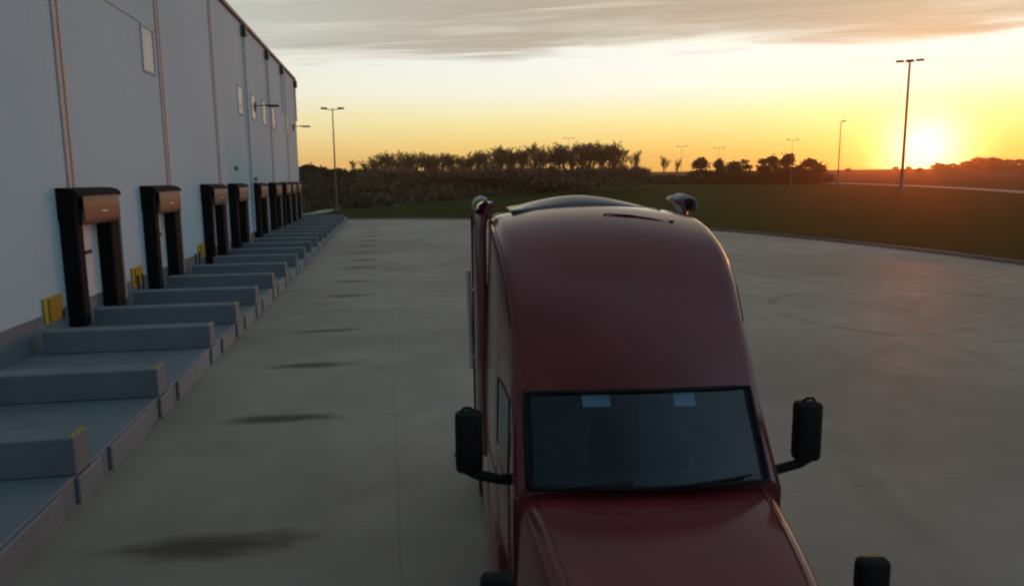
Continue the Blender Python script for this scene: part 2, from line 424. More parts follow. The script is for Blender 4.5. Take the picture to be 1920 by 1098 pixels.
# embankment of rough ground behind the lot
BASE = [(-70, 104), (-34, 107), (-12.7, 111.2), (-6.9, 114.7), (-2.3, 119), (6.6, 130), (15.9, 148), (33, 168), (62, 196), (86, 226), (110, 262), (150, 300)]
bl = spline(BASE, 6)
def emb_z(u):                                               # height profile across the bank
    return 4.7*smooth(0, 1, u)
eb = MB(); er = []
for i, p in enumerate(bl):
    t_ = (bl[min(i+1, len(bl)-1)]-bl[max(i-1, 0)]).normalized(); nn = Vector((-t_.y, t_.x)); row = []
    frac = i/(len(bl)-1); hk = 1.0-.45*smooth(.72, 1.0, frac)
    for u in (0, .12, .25, .4, .55, .7, .85, 1.0, 1.6, 3.0):
        x, y = p.x+nn.x*u*34, p.y+nn.y*u*34
        z0 = terrain(x, y)
        z = max(z0, 0)+max(0, (5.6 - z0)*hk)*smooth(0, 1, u)*(1-.3*smooth(1.6, 3, u)) + .35*noise.noise(Vector((x*.08, y*.08, 1)))*min(1, u*4) - (.15 if u == 0 else 0)
        row.append(Vector((x, y, z)))
    er.append(row)
eb.loft(er)
M_BANK = mat('rough_bank_soil', (.075, .062, .034), .95, var=.5, vscale=.15, spec=.1)
tag(eb.build('embankment', M_BANK, smooth=True), kind='structure')
def bank_point(f, u):
    k = f*(len(er)-1); i = min(int(k), len(er)-2); fr = k-i
    us = (0, .12, .25, .4, .55, .7, .85, 1.0, 1.6, 3.0)
    j = max(j for j in range(len(us)-1) if us[j] <= u+1e-6); g_ = (u-us[j])/(us[j+1]-us[j])
    a = er[i][j].lerp(er[i][j+1], g_); b = er[i+1][j].lerp(er[i+1][j+1], g_)
    return a.lerp(b, fr)

bb = MB(); rnd = random.Random(3)
for _ in range(5200):
    f = rnd.random()**.9; u = rnd.random()*1.12
    p = bank_point(f, u); cl = noise.noise(Vector((p.x*.05, p.y*.05, 9)))
    if cl < -.25 and rnd.random() < .6: continue
    hgt = (.5+rnd.random()*.9)*(1+.9*max(0, cl))
    for k in range(5):
        a = rnd.random()*6.28; lean = Vector((math.cos(a), math.sin(a), 0))
        base = p+lean*rnd.random()*.4; w = .05+rnd.random()*.09
        tip = base+lean*hgt*(.2+.5*rnd.random())+Vector((0, 0, hgt*(.6+.5*rnd.random())))
        s_ = Vector((-lean.y, lean.x, 0))*w
        midp = base.lerp(tip, .55)+s_*rnd.uniform(-1, 1)
        bb.face([base-s_*.6, base+s_*.6, midp+s_*2.2, tip, midp-s_*2.0])
tag(bb.build('brush', M_BRUSH, normals=False), kind='stuff', label='dark tangle of dry winter brush covering the embankment', cat='brush')

# ------------------------------------------------------------------ warehouse
XW = -8.4
def wall_material():
    m = bpy.data.materials.new('painted_wall_panel'); m.use_nodes = True; t = NT(m.node_tree); b = m.node_tree.nodes['Principled BSDF']
    c = t.node('ShaderNodeTexCoord').outputs['Object']
    big = t.noise(c, .10, 4, .55); st = t.noise(t.scale(c, (1, 1.4, .09)), 2.4, 5, .6)
    col = t.mix(t.step(big, .3, .7), (.45, .575, .645), (.505, .635, .705))
    col = t.mix(t.math('MULTIPLY', t.step(st, .5, .8), .22), col, (.39, .46, .50))
    t.put(b.inputs['Base Color'], col); b.inputs['Roughness'].default_value = .65; b.inputs['Specular IOR Level'].default_value = .3
    bn = t.node('ShaderNodeBump'); bn.inputs['Strength'].default_value = .12; bn.inputs['Distance'].default_value = .01
    t.put(bn.inputs['Height'], t.noise(c, 9, 3, .6)); t.put(b.inputs['Normal'], bn.outputs[0])
    return m
M_WALL = wall_material()
M_FOUND = concrete('foundation_concrete', (.13, .175, .20), patches=.12)
Y0, Y1, ZR, XB = -30., 75.4, 13.75, -62.
wh = empty('warehouse', ((XW+XB)/2, (Y0+Y1)/2, 0)); off = -Vector(wh.location)
tag(wh, 'tall pale grey warehouse with loading docks along its long wall', 'warehouse')
def wpart(mb, name, m, **k):
    o = mb.build(name, m, wh, **k); o.location = off; return o
wpart(MB().box((XB, Y0, 1.2), (XW, Y1, ZR)), 'wall', M_WALL)
wpart(MB().box((XB, Y0+.02, -.1), (XW+.02, Y1-.02, 1.2-.003)), 'foundation', M_FOUND)
tr = MB(); tr.box((XW-.25, Y0-.1, ZR+.003), (XW+.16, Y1+.12, ZR+.22), .02); tr.box((XB, Y1-.2, ZR+.003), (XW-.253, Y1+.12, ZR+.22), .02)
rf = wpart(MB().box((XB+.1, Y0+.1, ZR+.002), (XW-.26, Y1-.21, ZR+.1)), 'roof', M_GALV)
wpart(tr, 'roof_edge', M_TRIM)
for yj in (12.7, 21.95, 31.2, 40.35, 49.6, 58.8, 68.0):
    mb = MB()
    for o_ in (-.17, .17): mb.box((XW+.002, yj+o_-.055, 1.22), (XW+.05, yj+o_+.055, ZR-.02), .012)
    mb.box((XW+.002, yj-.10, 1.22), (XW+.016, yj+.10, ZR-.02))
    wpart(mb, 'panel_joint', M_RIB)
ln = MB().box((XW+.002, 17, 9.915), (XW+.012, 31.0, 9.945)); wpart(ln, 'reveal_line', M_TRIM)
for (ya, yb_, za, zb_) in ((29.15, 30.45, 8.35, 9.85), (46.5, 48.1, 8.35, 9.85), (50.9, 52.5, 8.35, 9.85), (55.2, 56.9, 8.35, 9.85), (59.6, 61.2, 8.35, 9.85), (67.2, 69.4, 8.35, 9.85), (11.5, 13.0, 8.35, 9.85)):
    fr = MB()
    for a, b_ in (((XW+.001, ya-.07, za-.07), (XW+.05, yb_+.07, za)), ((XW+.001, ya-.07, zb_), (XW+.05, yb_+.07, zb_+.07)),
                  ((XW+.001, ya-.07, za+.001), (XW+.05, ya, zb_-.001)), ((XW+.001, yb_, za+.001), (XW+.05, yb_+.07, zb_-.001))): fr.box(a, b_)
    w_ = wpart(fr, 'window', M_WALL)
    MB().box((XW+.003, ya+.001, za+.001), (XW+.02, yb_-.001, zb_-.001)).build('pane', M_GLASSW, w_)
for yd in (26.0, 49.0, 57.9, 65.6, 74.9):
    mb = MB(); mb.box((XW+.002, yd-.22, ZR-.75), (XW+.30, yd+.22, ZR-.1), .03)
    hd = wpart(mb, 'conductor_head', M_TRIM)
    if yd > 30:
        MB().box((XW+.055, yd-.06, 1.25 if yd == 49.0 else 9.9), (XW+.16, yd+.06, ZR-.752), .02).build('downspout', M_WALL, hd)
for yd, zd in ((44.45, 5.1), (44.8, 5.1), (50.65, 4.5), (51.0, 4.5)):
    wpart(MB().box((XW+.002, yd-.08, zd-.12), (XW+.08, yd+.08, zd+.12), .01), 'vent_plate', M_DARKMET)

# wall lamps (bracket arms with flat heads)
def wall_lamp(y, z, label):
    t = empty('wall_lamp', (XW, y, z)); tag(t, label, 'wall lamp', 'lamps on the warehouse wall')
    MB().box((.002, -.12, -.28), (.10, .12, .28), .02).build('back_plate', M_DARKMET, t)
    MB().tube([(.08, 0, .05), (.5, 0, .12), (.95, 0, .10)], .035, 8).build('arm', M_DARKMET, t, smooth=40)
    MB().box((.75, -.26, .03), (1.55, .26, .15), .04).build('lamp_head', M_DARKMET, t)
    return t
wall_lamp(52.2, 9.15, 'dark bracket lamp beside the upper windows, nearer of two')
wall_lamp(72.6, 9.2, 'dark bracket lamp jutting past the far corner of the warehouse')

# ------------------------------------------------------------------ loading platform
PX, PZ, PY0, PY1 = -4.32, .42, -8., 82.
lp = empty('loading_platform', (-6.4, 37, 0)); tag(lp, 'low raised concrete platform running along the dock wall', 'platform')
po = -Vector(lp.location)
M_PLAT = concrete('platform_concrete', (.175, .225, .245), joints=None, patches=.24)
sl = MB().box((XW+.03, PY0, -.05), (PX-.06, PY1, PZ), .02); o = sl.build('slab', M_PLAT, lp); o.location = po
M_FACE = concrete('face_concrete', (.20, .24, .265), patches=.16)
M_BLOCK = concrete('divider_concrete', (.20, .235, .255), patches=.28)
BY = [6.9, 10.6, 14.4, 18.6, 21.75, 25.0, 28.7, 32.3, 36.0, 39.6, 43.2, 46.8, 50.4, 54.0, 57.6, 61.2, 64.8, 68.4, 72.0, 75.6]
for i, y in enumerate(BY):
    nxt = BY[i+1] if i+1 < len(BY) else PY1
    for a, b_ in ((y+.02, y+.85), (y+1.25, min(nxt-.35, y+3.2))):
        fp = MB().box((PX-.057, a, -.03), (PX, b_, PZ-.03), .02); o = fp.build('face_panel', M_FACE, lp); o.location = po

def divider(i, y):
    names = ['low concrete divider outside the left edge'] if y < 8 else []
    k = i
    lab = ('low concrete divider nearest the camera, end reaching the lower left frame' if k == 1 else
           'low concrete divider, %s nearest counting from the front along the dock platform' % ORD[k-1] if 1 < k < 19 else
           'low concrete divider farthest along the platform, past the warehouse corner')
    t = empty('dock_divider', ((XW+PX)/2, y, PZ)); tag(t, lab, 'concrete divider', 'concrete dividers across the dock platform')
    L = (PX-.02)-(XW+PX)/2; L0 = -(PX-XW)/2+.35
    MB().box((L0, 0, .002), (L, .52, .54), .025).build('block', M_BLOCK, t)
    yl = MB(); yl.box((L-.075, .03, .543), (L-.02, .49, .548))
    if k <= 8: yl.build('edge_stripe', M_YEL, t)
    else: yl.bm.free()
    return t
for i, y in enumerate(BY):
    if i == 0: continue
    divider(i, y)

# ------------------------------------------------------------------ dock shelters
def shelter_proto():
    t = empty('dock_shelter', (XW, 0, 0))
    Wd = 3.15; D = .42
    def pad(a, b_):
        MB().box((.002, a, .62), (D, b_, 4.12), .05).build('side_pad', M_PAD, t)
    pad(0, .45); pad(Wd-.70, Wd)
    MB().loft([[Vector((.003, y, 3.4)), Vector((.003, y, 4.26)), Vector((.25, y, 4.25)), Vector((.44, y, 4.20)), Vector((.525, y, 4.12)), Vector((.53, y, 4.04)), Vector((.40, y, 3.95))]
               for y in (-.03, 0.02, Wd-.02, Wd+.03)], caps=True).build('hood', M_PAD, t, smooth=30)
    rows = []
    for k in range(9):
        u = k/8; y = .30+u*(Wd-.50); bow = .07*math.sin(u*math.pi)
        rows.append([Vector((.515, y, 4.05)), Vector((.534, y, 4.035)), Vector((.545+bow*.3, y, 3.72)), Vector((.54+bow*.45, y, 3.45)), Vector((.53+bow*.3, y, 3.30+.03*math.sin(u*3.1))), Vector((.50, y, 3.28))])
    hc = MB().loft(rows, caps=True).build('head_curtain', M_CURT, t, smooth=50)
    MB().box((.575, 1.42, 3.60), (.582, 1.86, 3.635)).build('name_strip', M_PAPER, hc)
    # sunlit outer edge of the pad, painted as a tan strip
    MB().box((D-.02, Wd+.003, .9), (D+.04, Wd+.05, 4.0), .01).build('sunlit_pad_edge', M_RIB, t)
    dr = MB(); dr.box((.004, .46, 1.22), (.03, Wd-.71, 3.6))
    for z in (1.78, 2.36, 2.94): dr.box((.031, .47, z), (.036, Wd-.72, z+.025))
    dd = dr.build('door', M_WHITE, t)
    MB().box((.032, 1.40, 2.42), (.07, 1.85, 2.52), .01).build('handle', M_BLACK, dd)
    for y in (.10, Wd-.62): MB().box((.025, y, .58), (.22, y+.42, 1.13) if False else (.225, y+.42, .61+.40), .03).build('dock_bumper', M_RUBBER, t)
    return t
SY = [20.95, 27.65, 36.15, 42.1, 49.3, 56.0, 61.5, 65.4, 69.3]
desc = ['loading dock shelter nearest the camera, white door showing behind black pads', 'loading dock shelter second nearest, between two yellow wall panels',
        'loading dock shelter third along the wall from the camera', 'loading dock shelter fourth along, close behind the third',
        'loading dock shelter fifth along, beneath the nearer bracket lamp', 'loading dock shelter sixth along the wall from the camera',
        'loading dock shelter seventh along, first of the crowded far group', 'loading dock shelter eighth along, middle of the crowded far group', 'loading dock shelter farthest from the camera, by the warehouse corner']
proto = shelter_proto()
for i, y in enumerate(SY):
    t = proto if i == 0 else copy_tree(proto)
    t.location = (XW, y, 0); tag(t, desc[i], 'dock shelter', 'dock shelters along the warehouse wall')

yl_lab = ['yellow panel on the wall left of the nearest dock shelter', 'yellow panel on the wall left of the second dock shelter', 'yellow panel on the wall left of the third dock shelter']
for i, (ya, yb_) in enumerate(((19.55, 20.62), (26.0, 27.1), (34.8, 36.0))):
    t = empty('wall_panel', (XW, (ya+yb_)/2, 1.2)); tag(t, yl_lab[i], 'yellow panel', 'yellow panels beside the docks')
    w = (yb_-ya)/2
    MB().box((.002, -w, -.24), (.06, w, .40), .015).build('back_board', M_YEL, t)
    MB().box((.061, -w*.62, -.21), (.10, w*.62, .37), .02).build('box_cover', M_YELD, t)
    MB().box((.061, w*.68, -.24), (.10, w*.9, -.02), .01).build('switch', M_BLACK, t)
for i, (y, lab) in enumerate(((25.6, 'thin upright pipe at the wall before the second dock shelter'), (26.05, 'thin upright pipe right beside the second yellow panel'),
                               (33.0, 'thin upright pipe at the wall, left of the pair before the third dock'), (33.6, 'thin upright pipe at the wall, right of the pair before the third dock'))):
    t = empty('pipe_post', (XW+.35, y, PZ)); tag(t, lab, 'pipe', 'thin pipes by the dock wall')
    MB().tube([(0, 0, 0.002), (0, 0, .95), (-.02, 0, 1.0)], [.045, .045, .03], 8).build('pipe', M_DARKMET, t, smooth=40)
    MB().tube([(0, 0, .003), (0, 0, .03)], .09, 10).build('base_plate', M_DARKMET, t)

# ------------------------------------------------------------------ light standards
def light_standard(px, dist, top, heads, label, rz=0., wide=2.3, r0=.16, hs=1.0, name='light_standard'):
    b = far_at(px, dist) if not isinstance(px, Vector) else px
    h = top-b.z
    t = empty(name, b, rz); tag(t, label, 'light pole', 'tall light poles round the lot')
    MB().tube([(0, 0, 0), (0, 0, .7)], .34, 14).build('base', M_KERB, t, smooth=40)
    MB().tube([(0, 0, .701), (0, 0, h*.5), (0, 0, h)], [r0, r0*.8, r0*.55], 12).build('pole', M_POLE, t, smooth=40)
    for k in range(heads):
        u = (k/(heads-1)*2-1) if heads > 1 else .6
        arm = MB().tube([(0, 0, h-.15), (u*wide*.5, 0, h-.05)], .05, 6).build('arm', M_DARKMET, t)
        MB().box((u*wide*.5-.42*hs, -.3*hs, h-.06), (u*wide*.5+.42*hs, .3*hs, h+.16*hs), .05).build('lamp_head', M_DARKMET, t)
    return t
def top_z(py, px, dist):
    r = ray(px, py); return CAM_H + r.z/math.hypot(r.x, r.y)*dist
def std(px, py, dist, heads, label, **k):
    return light_standard(px, dist, top_z(py, px, dist), heads, label, **k)
std(629, 204, 108, 2, 'tall pole with two lamp heads right of the warehouse corner', rz=R(-5), r0=.13)
std(1691, 116, 150, 3, 'tallest light pole, just left of the low sun', rz=R(-38), wide=3.1, r0=.30, hs=1.5)
std(1571, 228, 205, 1, 'slim light pole with one lamp head, left of the tallest pole', rz=R(-30), r0=.17, hs=1.2)
std(1483, 262, 215, 2, 'faint light pole rising behind the right-hand group of dark trees', rz=R(-20), wide=2.6, r0=.08, hs=.8)
std(1346, 277, 250, 2, 'faint light pole behind the left-hand group of dark trees', rz=R(-20), wide=3, r0=.08, hs=.8)
std(1067, 259, 265, 2, 'faint light pole above the row of bare trees', rz=R(-5), wide=3.2, r0=.08, hs=.8)
std(1277, 274, 262, 2, 'faint light pole between the bare trees and the dark evergreens', rz=R(-10), wide=3.2, r0=.08, hs=.8)

# ------------------------------------------------------------------ trees
def bare_tree_meshes(seed, spread=.5, levels=4):
    rnd = random.Random(seed); trunk = MB(); crown = MB()
    H = 1.0
    def grow(p, dv, length, rad, lev):
        segs = 3; pts = [p]; rs = [rad]; q = p.copy(); dd = dv.copy()
        for s_ in range(segs):
            dd = (dd+Vector((rnd.gauss(0, .14), rnd.gauss(0, .14), rnd.gauss(.05, .08)))).normalized()
            q = q+dd*length/segs; pts.append(q.copy()); rs.append(rad*(1-.55*(s_+1)/segs))
        (trunk if lev == 0 else crown).tube(pts, rs, 6 if lev == 0 else (4 if lev == 1 else 3), cap=False)
        if lev >= levels: return
        nb = (11, 6, 5, 4)[lev]
        for b_ in range(nb):
            f = rnd.uniform(.2 if lev else .16, 1.0); k = min(int(f*segs), segs-1); pp = pts[k].lerp(pts[k+1], f*segs-k)
            a = rnd.random()*6.283; side_ = Vector((math.cos(a), math.sin(a), 0))
            nd = (dd*(.75 if lev else .8)+side_*spread*rnd.uniform(.6, 1.2)+Vector((0, 0, .25))).normalized()
            grow(pp, nd, length*rnd.uniform(.36, .56)*(1.25-.5*f if lev == 0 else 1), max(rad*.42, .0038), lev+1)
    grow(Vector((0, 0, -.03)), Vector((0, 0, 1)), H*.74, .020, 0)
    return trunk, crown
bare = []
for s_ in range(5):
    tr_, cr_ = bare_tree_meshes(40+s_, .54+.10*(s_ % 3))
    t = empty('bare_tree'); a = tr_.build('trunk', M_BARK, t, smooth=True); b_ = cr_.build('crown', M_TWIG, t, normals=False); bare.append(t)
used = set()
def place(protos, k, loc, sc, rz, label, cat, group, name=None):
    t = protos[k]
    if id(t) in used: t = copy_tree(t)
    else: used.add(id(t))
    t.location = loc; t.scale = sc; t.rotation_euler = (0, 0, rz); tag(t, label, cat, group); return t
rnd = random.Random(11)
ROW = []
def top_line(px):
    pts = [(690, 296), (740, 291), (800, 290), (840, 294), (900, 286), (960, 279), (1040, 275), (1100, 272), (1140, 272), (1165, 281)]
    for (a, ya), (b_, yb_) in zip(pts, pts[1:]):
        if a <= px <= b_: return ya+(yb_-ya)*(px-a)/(b_-a)
    return 283
px = 690
while px < 1168:
    f = (px-690)/478.
    dist = 190-10*f+rnd.uniform(-9, 9)
    p = far_at(px+rnd.uniform(-3, 3), dist)
    # stand on the bank
    zb_ = 4.75+.2*f
    p.z = zb_
    top = top_z(top_line(px)+rnd.uniform(-8, 5), px, dist)
    h = max(3.5, top-zb_)
    place(bare, rnd.randrange(5), p, (h*1.38, h*1.38, h*1.0), rnd.random()*6.28, 'leafless tree in the long row standing on the dark embankment', 'bare tree', 'bare trees in a row on the embankment')
    px += rnd.uniform(4.6, 7.0)
for (px, py, dist, wd, lab) in ((1190, 282, 215, 1.1, 'leafless rounded tree just right of the long bare row'), (1245, 292, 235, 1.0, 'small leafless tree standing alone between bare row and evergreens'),
                                (1270, 299, 238, .9, 'smallest leafless tree, left of the dark evergreens'), (664, 303, 200, 1.5, 'pale leafless round tree left of the long bare row')):
    p = far_at(px, dist); p.z = max(p.z, 4.2); h = top_z(py, px, dist)-p.z
    place(bare, rnd.randrange(5), p, (h*wd, h*wd, h*1.05), rnd.random()*6, lab, 'bare tree', 'single bare trees beside the row')

def dense_tree_meshes(seed, kind):
    rnd = random.Random(seed); tr_ = MB(); cr_ = MB()
    tr_.tube([(0, 0, -.03), (0.01, 0, .3), (0, .01, .85)], [.035, .028, .008], 7)
    for k in range(10):
        a = rnd.random()*6.28; z = .15+.06*k
        tr_.tube([(0, 0, z), (math.cos(a)*.18*(1-z), math.sin(a)*.18*(1-z), z+.08)], [.010, .004], 4, cap=False)
    lumps = []
    for k in range(26):
        z = rnd.random(); a = rnd.random()*6.28
        if kind == 'cone': rad = .52*(1-z)**.8+.02; zz = .06+z*.90
        else: rad = .52*math.sqrt(max(0, 1-(z*1.9-.85)**2))+.03; zz = .10+z*.85
        lumps.append(Vector((math.cos(a)*rad*.75, math.sin(a)*rad*.75, zz)))
    for l in lumps:
        s0 = .115*(1.25-.6*l.z)
        for k in range(110):
            o_ = Vector((rnd.gauss(0, 1), rnd.gauss(0, 1), rnd.gauss(0, .8)))*s0*.75; c = l+o_
            n_v = (o_+Vector((l.x, l.y, .1))).normalized(); a_ = n_v.cross(Vector((rnd.random()-.5, rnd.random()-.5, 1))).normalized(); b_ = n_v.cross(a_)
            w = .026+rnd.random()*.028
            cr_.face([c-a_*w, c+b_*w*.5, c+a_*w*1.2, c-b_*w*.6+n_v*w])
    return tr_, cr_
dense = []
for s_, kd in enumerate(('cone', 'round', 'cone', 'round')):
    a, b_ = dense_tree_meshes(70+s_, kd); t = empty('evergreen_tree'); a.build('trunk', M_BARK, t, smooth=True); b_.build('crown', M_NEEDLE, t, normals=False); dense.append(t)
for (px, py, dist, k, wd, lab) in ((1313, 301, 236, 0, 1.0, 'dark pointed evergreen, leftmost of the three beside the bare trees'), (1347, 303, 240, 2, .72, 'narrow dark evergreen, middle of the left group of three'),
                                   (1386, 303, 238, 1, 1.05, 'broad rounded dark tree, rightmost of the left group of three'), (1440, 295, 236, 3, .9, 'dark tree with a ragged top, leftmost of the right group'),
                                   (1478, 294, 232, 2, 1.15, 'tallest dark evergreen, middle of the right group below a faint pole'), (1519, 300, 236, 1, 1.1, 'dark rounded tree at the right end of the evergreen groups')):
    p = far_at(px, dist); h = top_z(py, px, dist)-p.z
    wd *= 1.38 if px < 1400 else 1.1
    place(dense, k, p, (h*wd, h*wd, h*1.06), rnd.random()*6, lab, 'tree', 'dark evergreen trees across the field')
# rounded dark trees by the warehouse corner
for (px, py, dist, wd, lab) in ((575, 308, 150, 1.5, 'dark bushy tree tight against the warehouse corner'), (600, 312, 158, 1.5, 'dark bushy tree second from the warehouse corner'), (632, 316, 150, 1.6, 'low dark bushy tree behind the left light pole')):
    p = far_at(px, dist); p.z = 3.2; h = top_z(py, px, dist)-p.z
    place(dense, 1 if wd > 1.5 else 3, p, (h*wd, h*wd, h), rnd.random()*6, lab, 'tree', 'dark bushy trees by the warehouse corner')
tb = MB(); rnd = random.Random(31)
for _ in range(3600):
    px_ = rnd.uniform(655, 1215); p = far_at(px_, 182+rnd.uniform(-12, 12)); p.z = 4.5; hgt = 1.0+2.6*rnd.random()*(.7+.6*noise.noise(Vector((px_*.04, 0, 8))))
    for k in range(4):
        a = rnd.random()*6.28; lean = Vector((math.cos(a), math.sin(a), 0)); base = p+lean*rnd.random()*.8; w = .05+rnd.random()*.10
        s_ = Vector((-lean.y, lean.x, 0))*w; tip = base+lean*hgt*.5*rnd.random()+Vector((0, 0, hgt*(.5+.6*rnd.random())))
        tb.face([base-s_, base+s_, base.lerp(tip, .6)+s_*1.3, tip, base.lerp(tip, .6)-s_*1.2])
tag(tb.build('thicket', M_TWIG, normals=False), kind='stuff', label='thin brown thicket between the trunks of the bare tree row', cat='thicket')
# low undergrowth at the feet of the evergreens
ub = MB(); rnd = random.Random(21)
for _ in range(2600):
    px_ = rnd.uniform(1175, 1560); p = far_at(px_, 243+rnd.uniform(-4, 9)); hgt = 1.3+2.4*rnd.random()*(.6+.6*noise.noise(Vector((px_*.03, 0, 4))))
    for k in range(4):
        a = rnd.random()*6.28; lean = Vector((math.cos(a), math.sin(a), 0)); base = p+lean*rnd.random()*.8; w = .2+rnd.random()*.25
        s_ = Vector((-lean.y, lean.x, 0))*w; tip = base+lean*hgt*.4*rnd.random()+Vector((0, 0, hgt*(.5+.6*rnd.random())))
        ub.face([base-s_, base+s_, base.lerp(tip, .6)+s_*1.3, tip, base.lerp(tip, .6)-s_*1.2])
tag(ub.build('undergrowth', M_NEEDLE, normals=False), kind='stuff', label='low dark undergrowth at the feet of the evergreens', cat='undergrowth')
# wood on the far right rise
px = 1590
while px < 2010:
    dist = rnd.uniform(520, 640); p = far_at(px, dist)
    py = 319-3*rnd.random() if px < 1740 else (308 if px < 1800 else 298)+rnd.uniform(-4, 5)
    if 1600 < px < 1660: px += 20; continue
    h = max(3, top_z(py, px, dist)-p.z)
    wd = 1.5 if h < 9 else 1.1
    place(dense, rnd.choice((1, 3, 1, 3)), p, (h*wd, h*wd, h), rnd.random()*6, 'dark tree in the distant wood on the rise right of the sun' if px > 1735 else 'low dark tree on the far ridge below the sun', 'tree',
          'distant trees right of the sun' if px > 1735 else 'low trees on the far ridge')
    px += rnd.uniform(11, 17) if px > 1735 else rnd.uniform(20, 34)

# ------------------------------------------------------------------ truck
TK = empty('tractor_truck', (1.907, 5.217, .012), -.099)
tag(TK, 'maroon sleeper cab semi tractor facing the camera on the concrete yard', 'truck')
def tp(mb, name, m, parent=TK, **k): return mb.build(name, m, parent, **k)

def interp(x, pts):
    if x <= pts[0][0]: return pts[0][1]
    for (a, va), (b_, vb) in zip(pts, pts[1:]):
        if x <= b_: return va+(vb-va)*(x-a)/(b_-a)
    return pts[-1][1]
ZT = [(0, 2.09), (.45, 2.71), (.58, 2.95), (.8, 3.28), (1.05, 3.575), (1.3, 3.77), (1.45, 3.85), (1.6, 3.91), (1.9, 3.995), (2.2, 4.05), (2.5, 4.08), (2.85, 4.095), (3.1, 4.09)]
WH = [(0, 1.05), (.45, 1.06), (.8, 1.08), (1.2, 1.10), (1.7, 1.14), (2.3, 1.16), (3.1, 1.17)]
WTOP = [(0, 1.02), (.45, 1.015), (.8, 1.01), (1.3, 1.06), (1.9, 1.10), (2.5, 1.11), (3.1, 1.11)]
RAD = [(0, .085), (.45, .09), (.8, .12), (1.3, .15), (2.0, .16), (3.1, .16)]
SIDEZ = [.92, 1.25, 1.6, 1.98, 2.3, 2.58]
ST = [0, .15, .30, .45, .58, .8, 1.05, 1.3, 1.45, 1.6, 1.9, 2.2, 2.5, 2.85, 3.1]
def section(y):
    zt, w, wt, r = interp(y, ZT), interp(y, WH), interp(y, WTOP), interp(y, RAD)
    crown = .035 if y < .5 else .035+.05*smooth(.5, 1.4, y)
    bow = .17*(1-smooth(.45, 1.6, y)) if y > .45 else .17
    half = []
    n = len(SIDEZ)
    for i, z in enumerate(SIDEZ):
        zz = min(z, zt-r-.02*(n-i)); f = max(0, (zz-2.0)/(max(zt, 2.4)-2.0))
        half.append((w+(wt-w)*f if zz > 2.0 else w, zz))
    cxx = wt-r; czz = zt-crown-r
    for k in range(6):
        a = (k/5)*math.pi/2; half.append((cxx+r*math.cos(a), czz+r*math.sin(a)))
    for k in range(1, 6):
        x = cxx*(1-k/6); half.append((x, zt-crown*(x/cxx)**2))
    pts = [(-x, z) for x, z in half]+[(0, zt)]+[(x, z) for x, z in half[::-1]]
    out_ = []
    for x, z in pts:
        fz = smooth(1.9, 2.1, z) if y < .5 else 1
        out_.append(Vector((x, y-bow*(1-min(1, abs(x)/.98)**2)*fz, z)))
    return out_
secs = [section(y) for y in ST]
nS = len(SIDEZ); ncol = len(secs[0])
# columns: 0..nS-1 left side, nS..nS+5 arc, 5 top, middle, mirrored
glassL, glassR = nS+5, ncol-1-(nS+5)
cab = MB(); vr = [[cab.bm.verts.new(p) for p in r] for r in secs]
wsb = MB(); sw = {-1: MB(), 1: MB()}; door = {-1: MB(), 1: MB()}
for i in range(len(ST)-1):
    for k in range(ncol-1):
        q = [secs[i][k], secs[i][k+1], secs[i+1][k+1], secs[i+1][k]]
        if i < 3 and glassL <= k < glassR: wsb.face([p.copy() for p in q]); continue
        sd = -1 if k < ncol//2 else 1
        kk = k if sd < 0 else ncol-2-k
        if 3 <= i <= 6 and 3 <= kk <= 4: sw[sd].face([p.copy() for p in q]); continue
        if 2 <= i <= 6 and kk <= 2: door[sd].face([p+Vector((sd*.008, 0, 0)) for p in q])
        cab.bm.faces.new((vr[i][k], vr[i][k+1], vr[i+1][k+1], vr[i+1][k]))
cab.bm.faces.new(vr[-1]);                                     # rear wall
fl = [vr[i][0] for i in range(len(ST))]+[vr[i][-1] for i in range(len(ST))][::-1]
cab.bm.faces.new(fl)
cab.bm.faces.new([vr[0][k] for k in range(glassL+1)]+[vr[0][k] for k in range(glassR, ncol)])
cabo = tp(cab, 'cab', [M_RED, M_REDIN], smooth=40, solid=.035)
sub = cabo.modifiers.new('bevel', 'BEVEL'); sub.width = .012; sub.segments = 2; sub.limit_method = 'ANGLE'; sub.angle_limit = R(50)
sm_ = MB()
for sd in (-1, 1):
    col_ = (lambda k: k if sd < 0 else ncol-1-k)
    for k, i0 in ((nS+1, 5), (2, 3)):                          # side fairing seam, sleeper seam
        sm_.tube([secs[i][col_(k)]+Vector((sd*.001, 0, 0)) for i in range(i0, len(ST))], .006, 5)
    ring = [secs[3][col_(k)] for k in range(0, 4)]+[secs[i][col_(5)] for i in range(4, 8)]+[secs[7][col_(k)] for k in (4, 3, 2, 1, 0)]
    sm_.tube([p+Vector((sd*.002, 0, 0)) for p in ring], .007, 5)
sm_.tube([secs[13][k]+Vector((0, 0, .001)) for k in range(nS+1, ncol-nS-1)], .006, 5)
sm_.build('panel_seam', M_BLACK, cabo, smooth=True)
ws = tp(wsb, 'windshield', M_GLASS, smooth=True)
bnd = [secs[i][glassL] for i in range(4)]+[secs[3][k] for k in range(glassL+1, glassR+1)]+[secs[i][glassR] for i in (2, 1, 0)]+[secs[0][k] for k in range(glassR-1, glassL, -1)]
seal = MB(); bnd2 = [p+Vector((0, -.012, .006)) for p in bnd]; seal.tube(bnd2+[bnd2[0]], .019, 6); seal.build('seal', M_BLACK, ws, smooth=True)
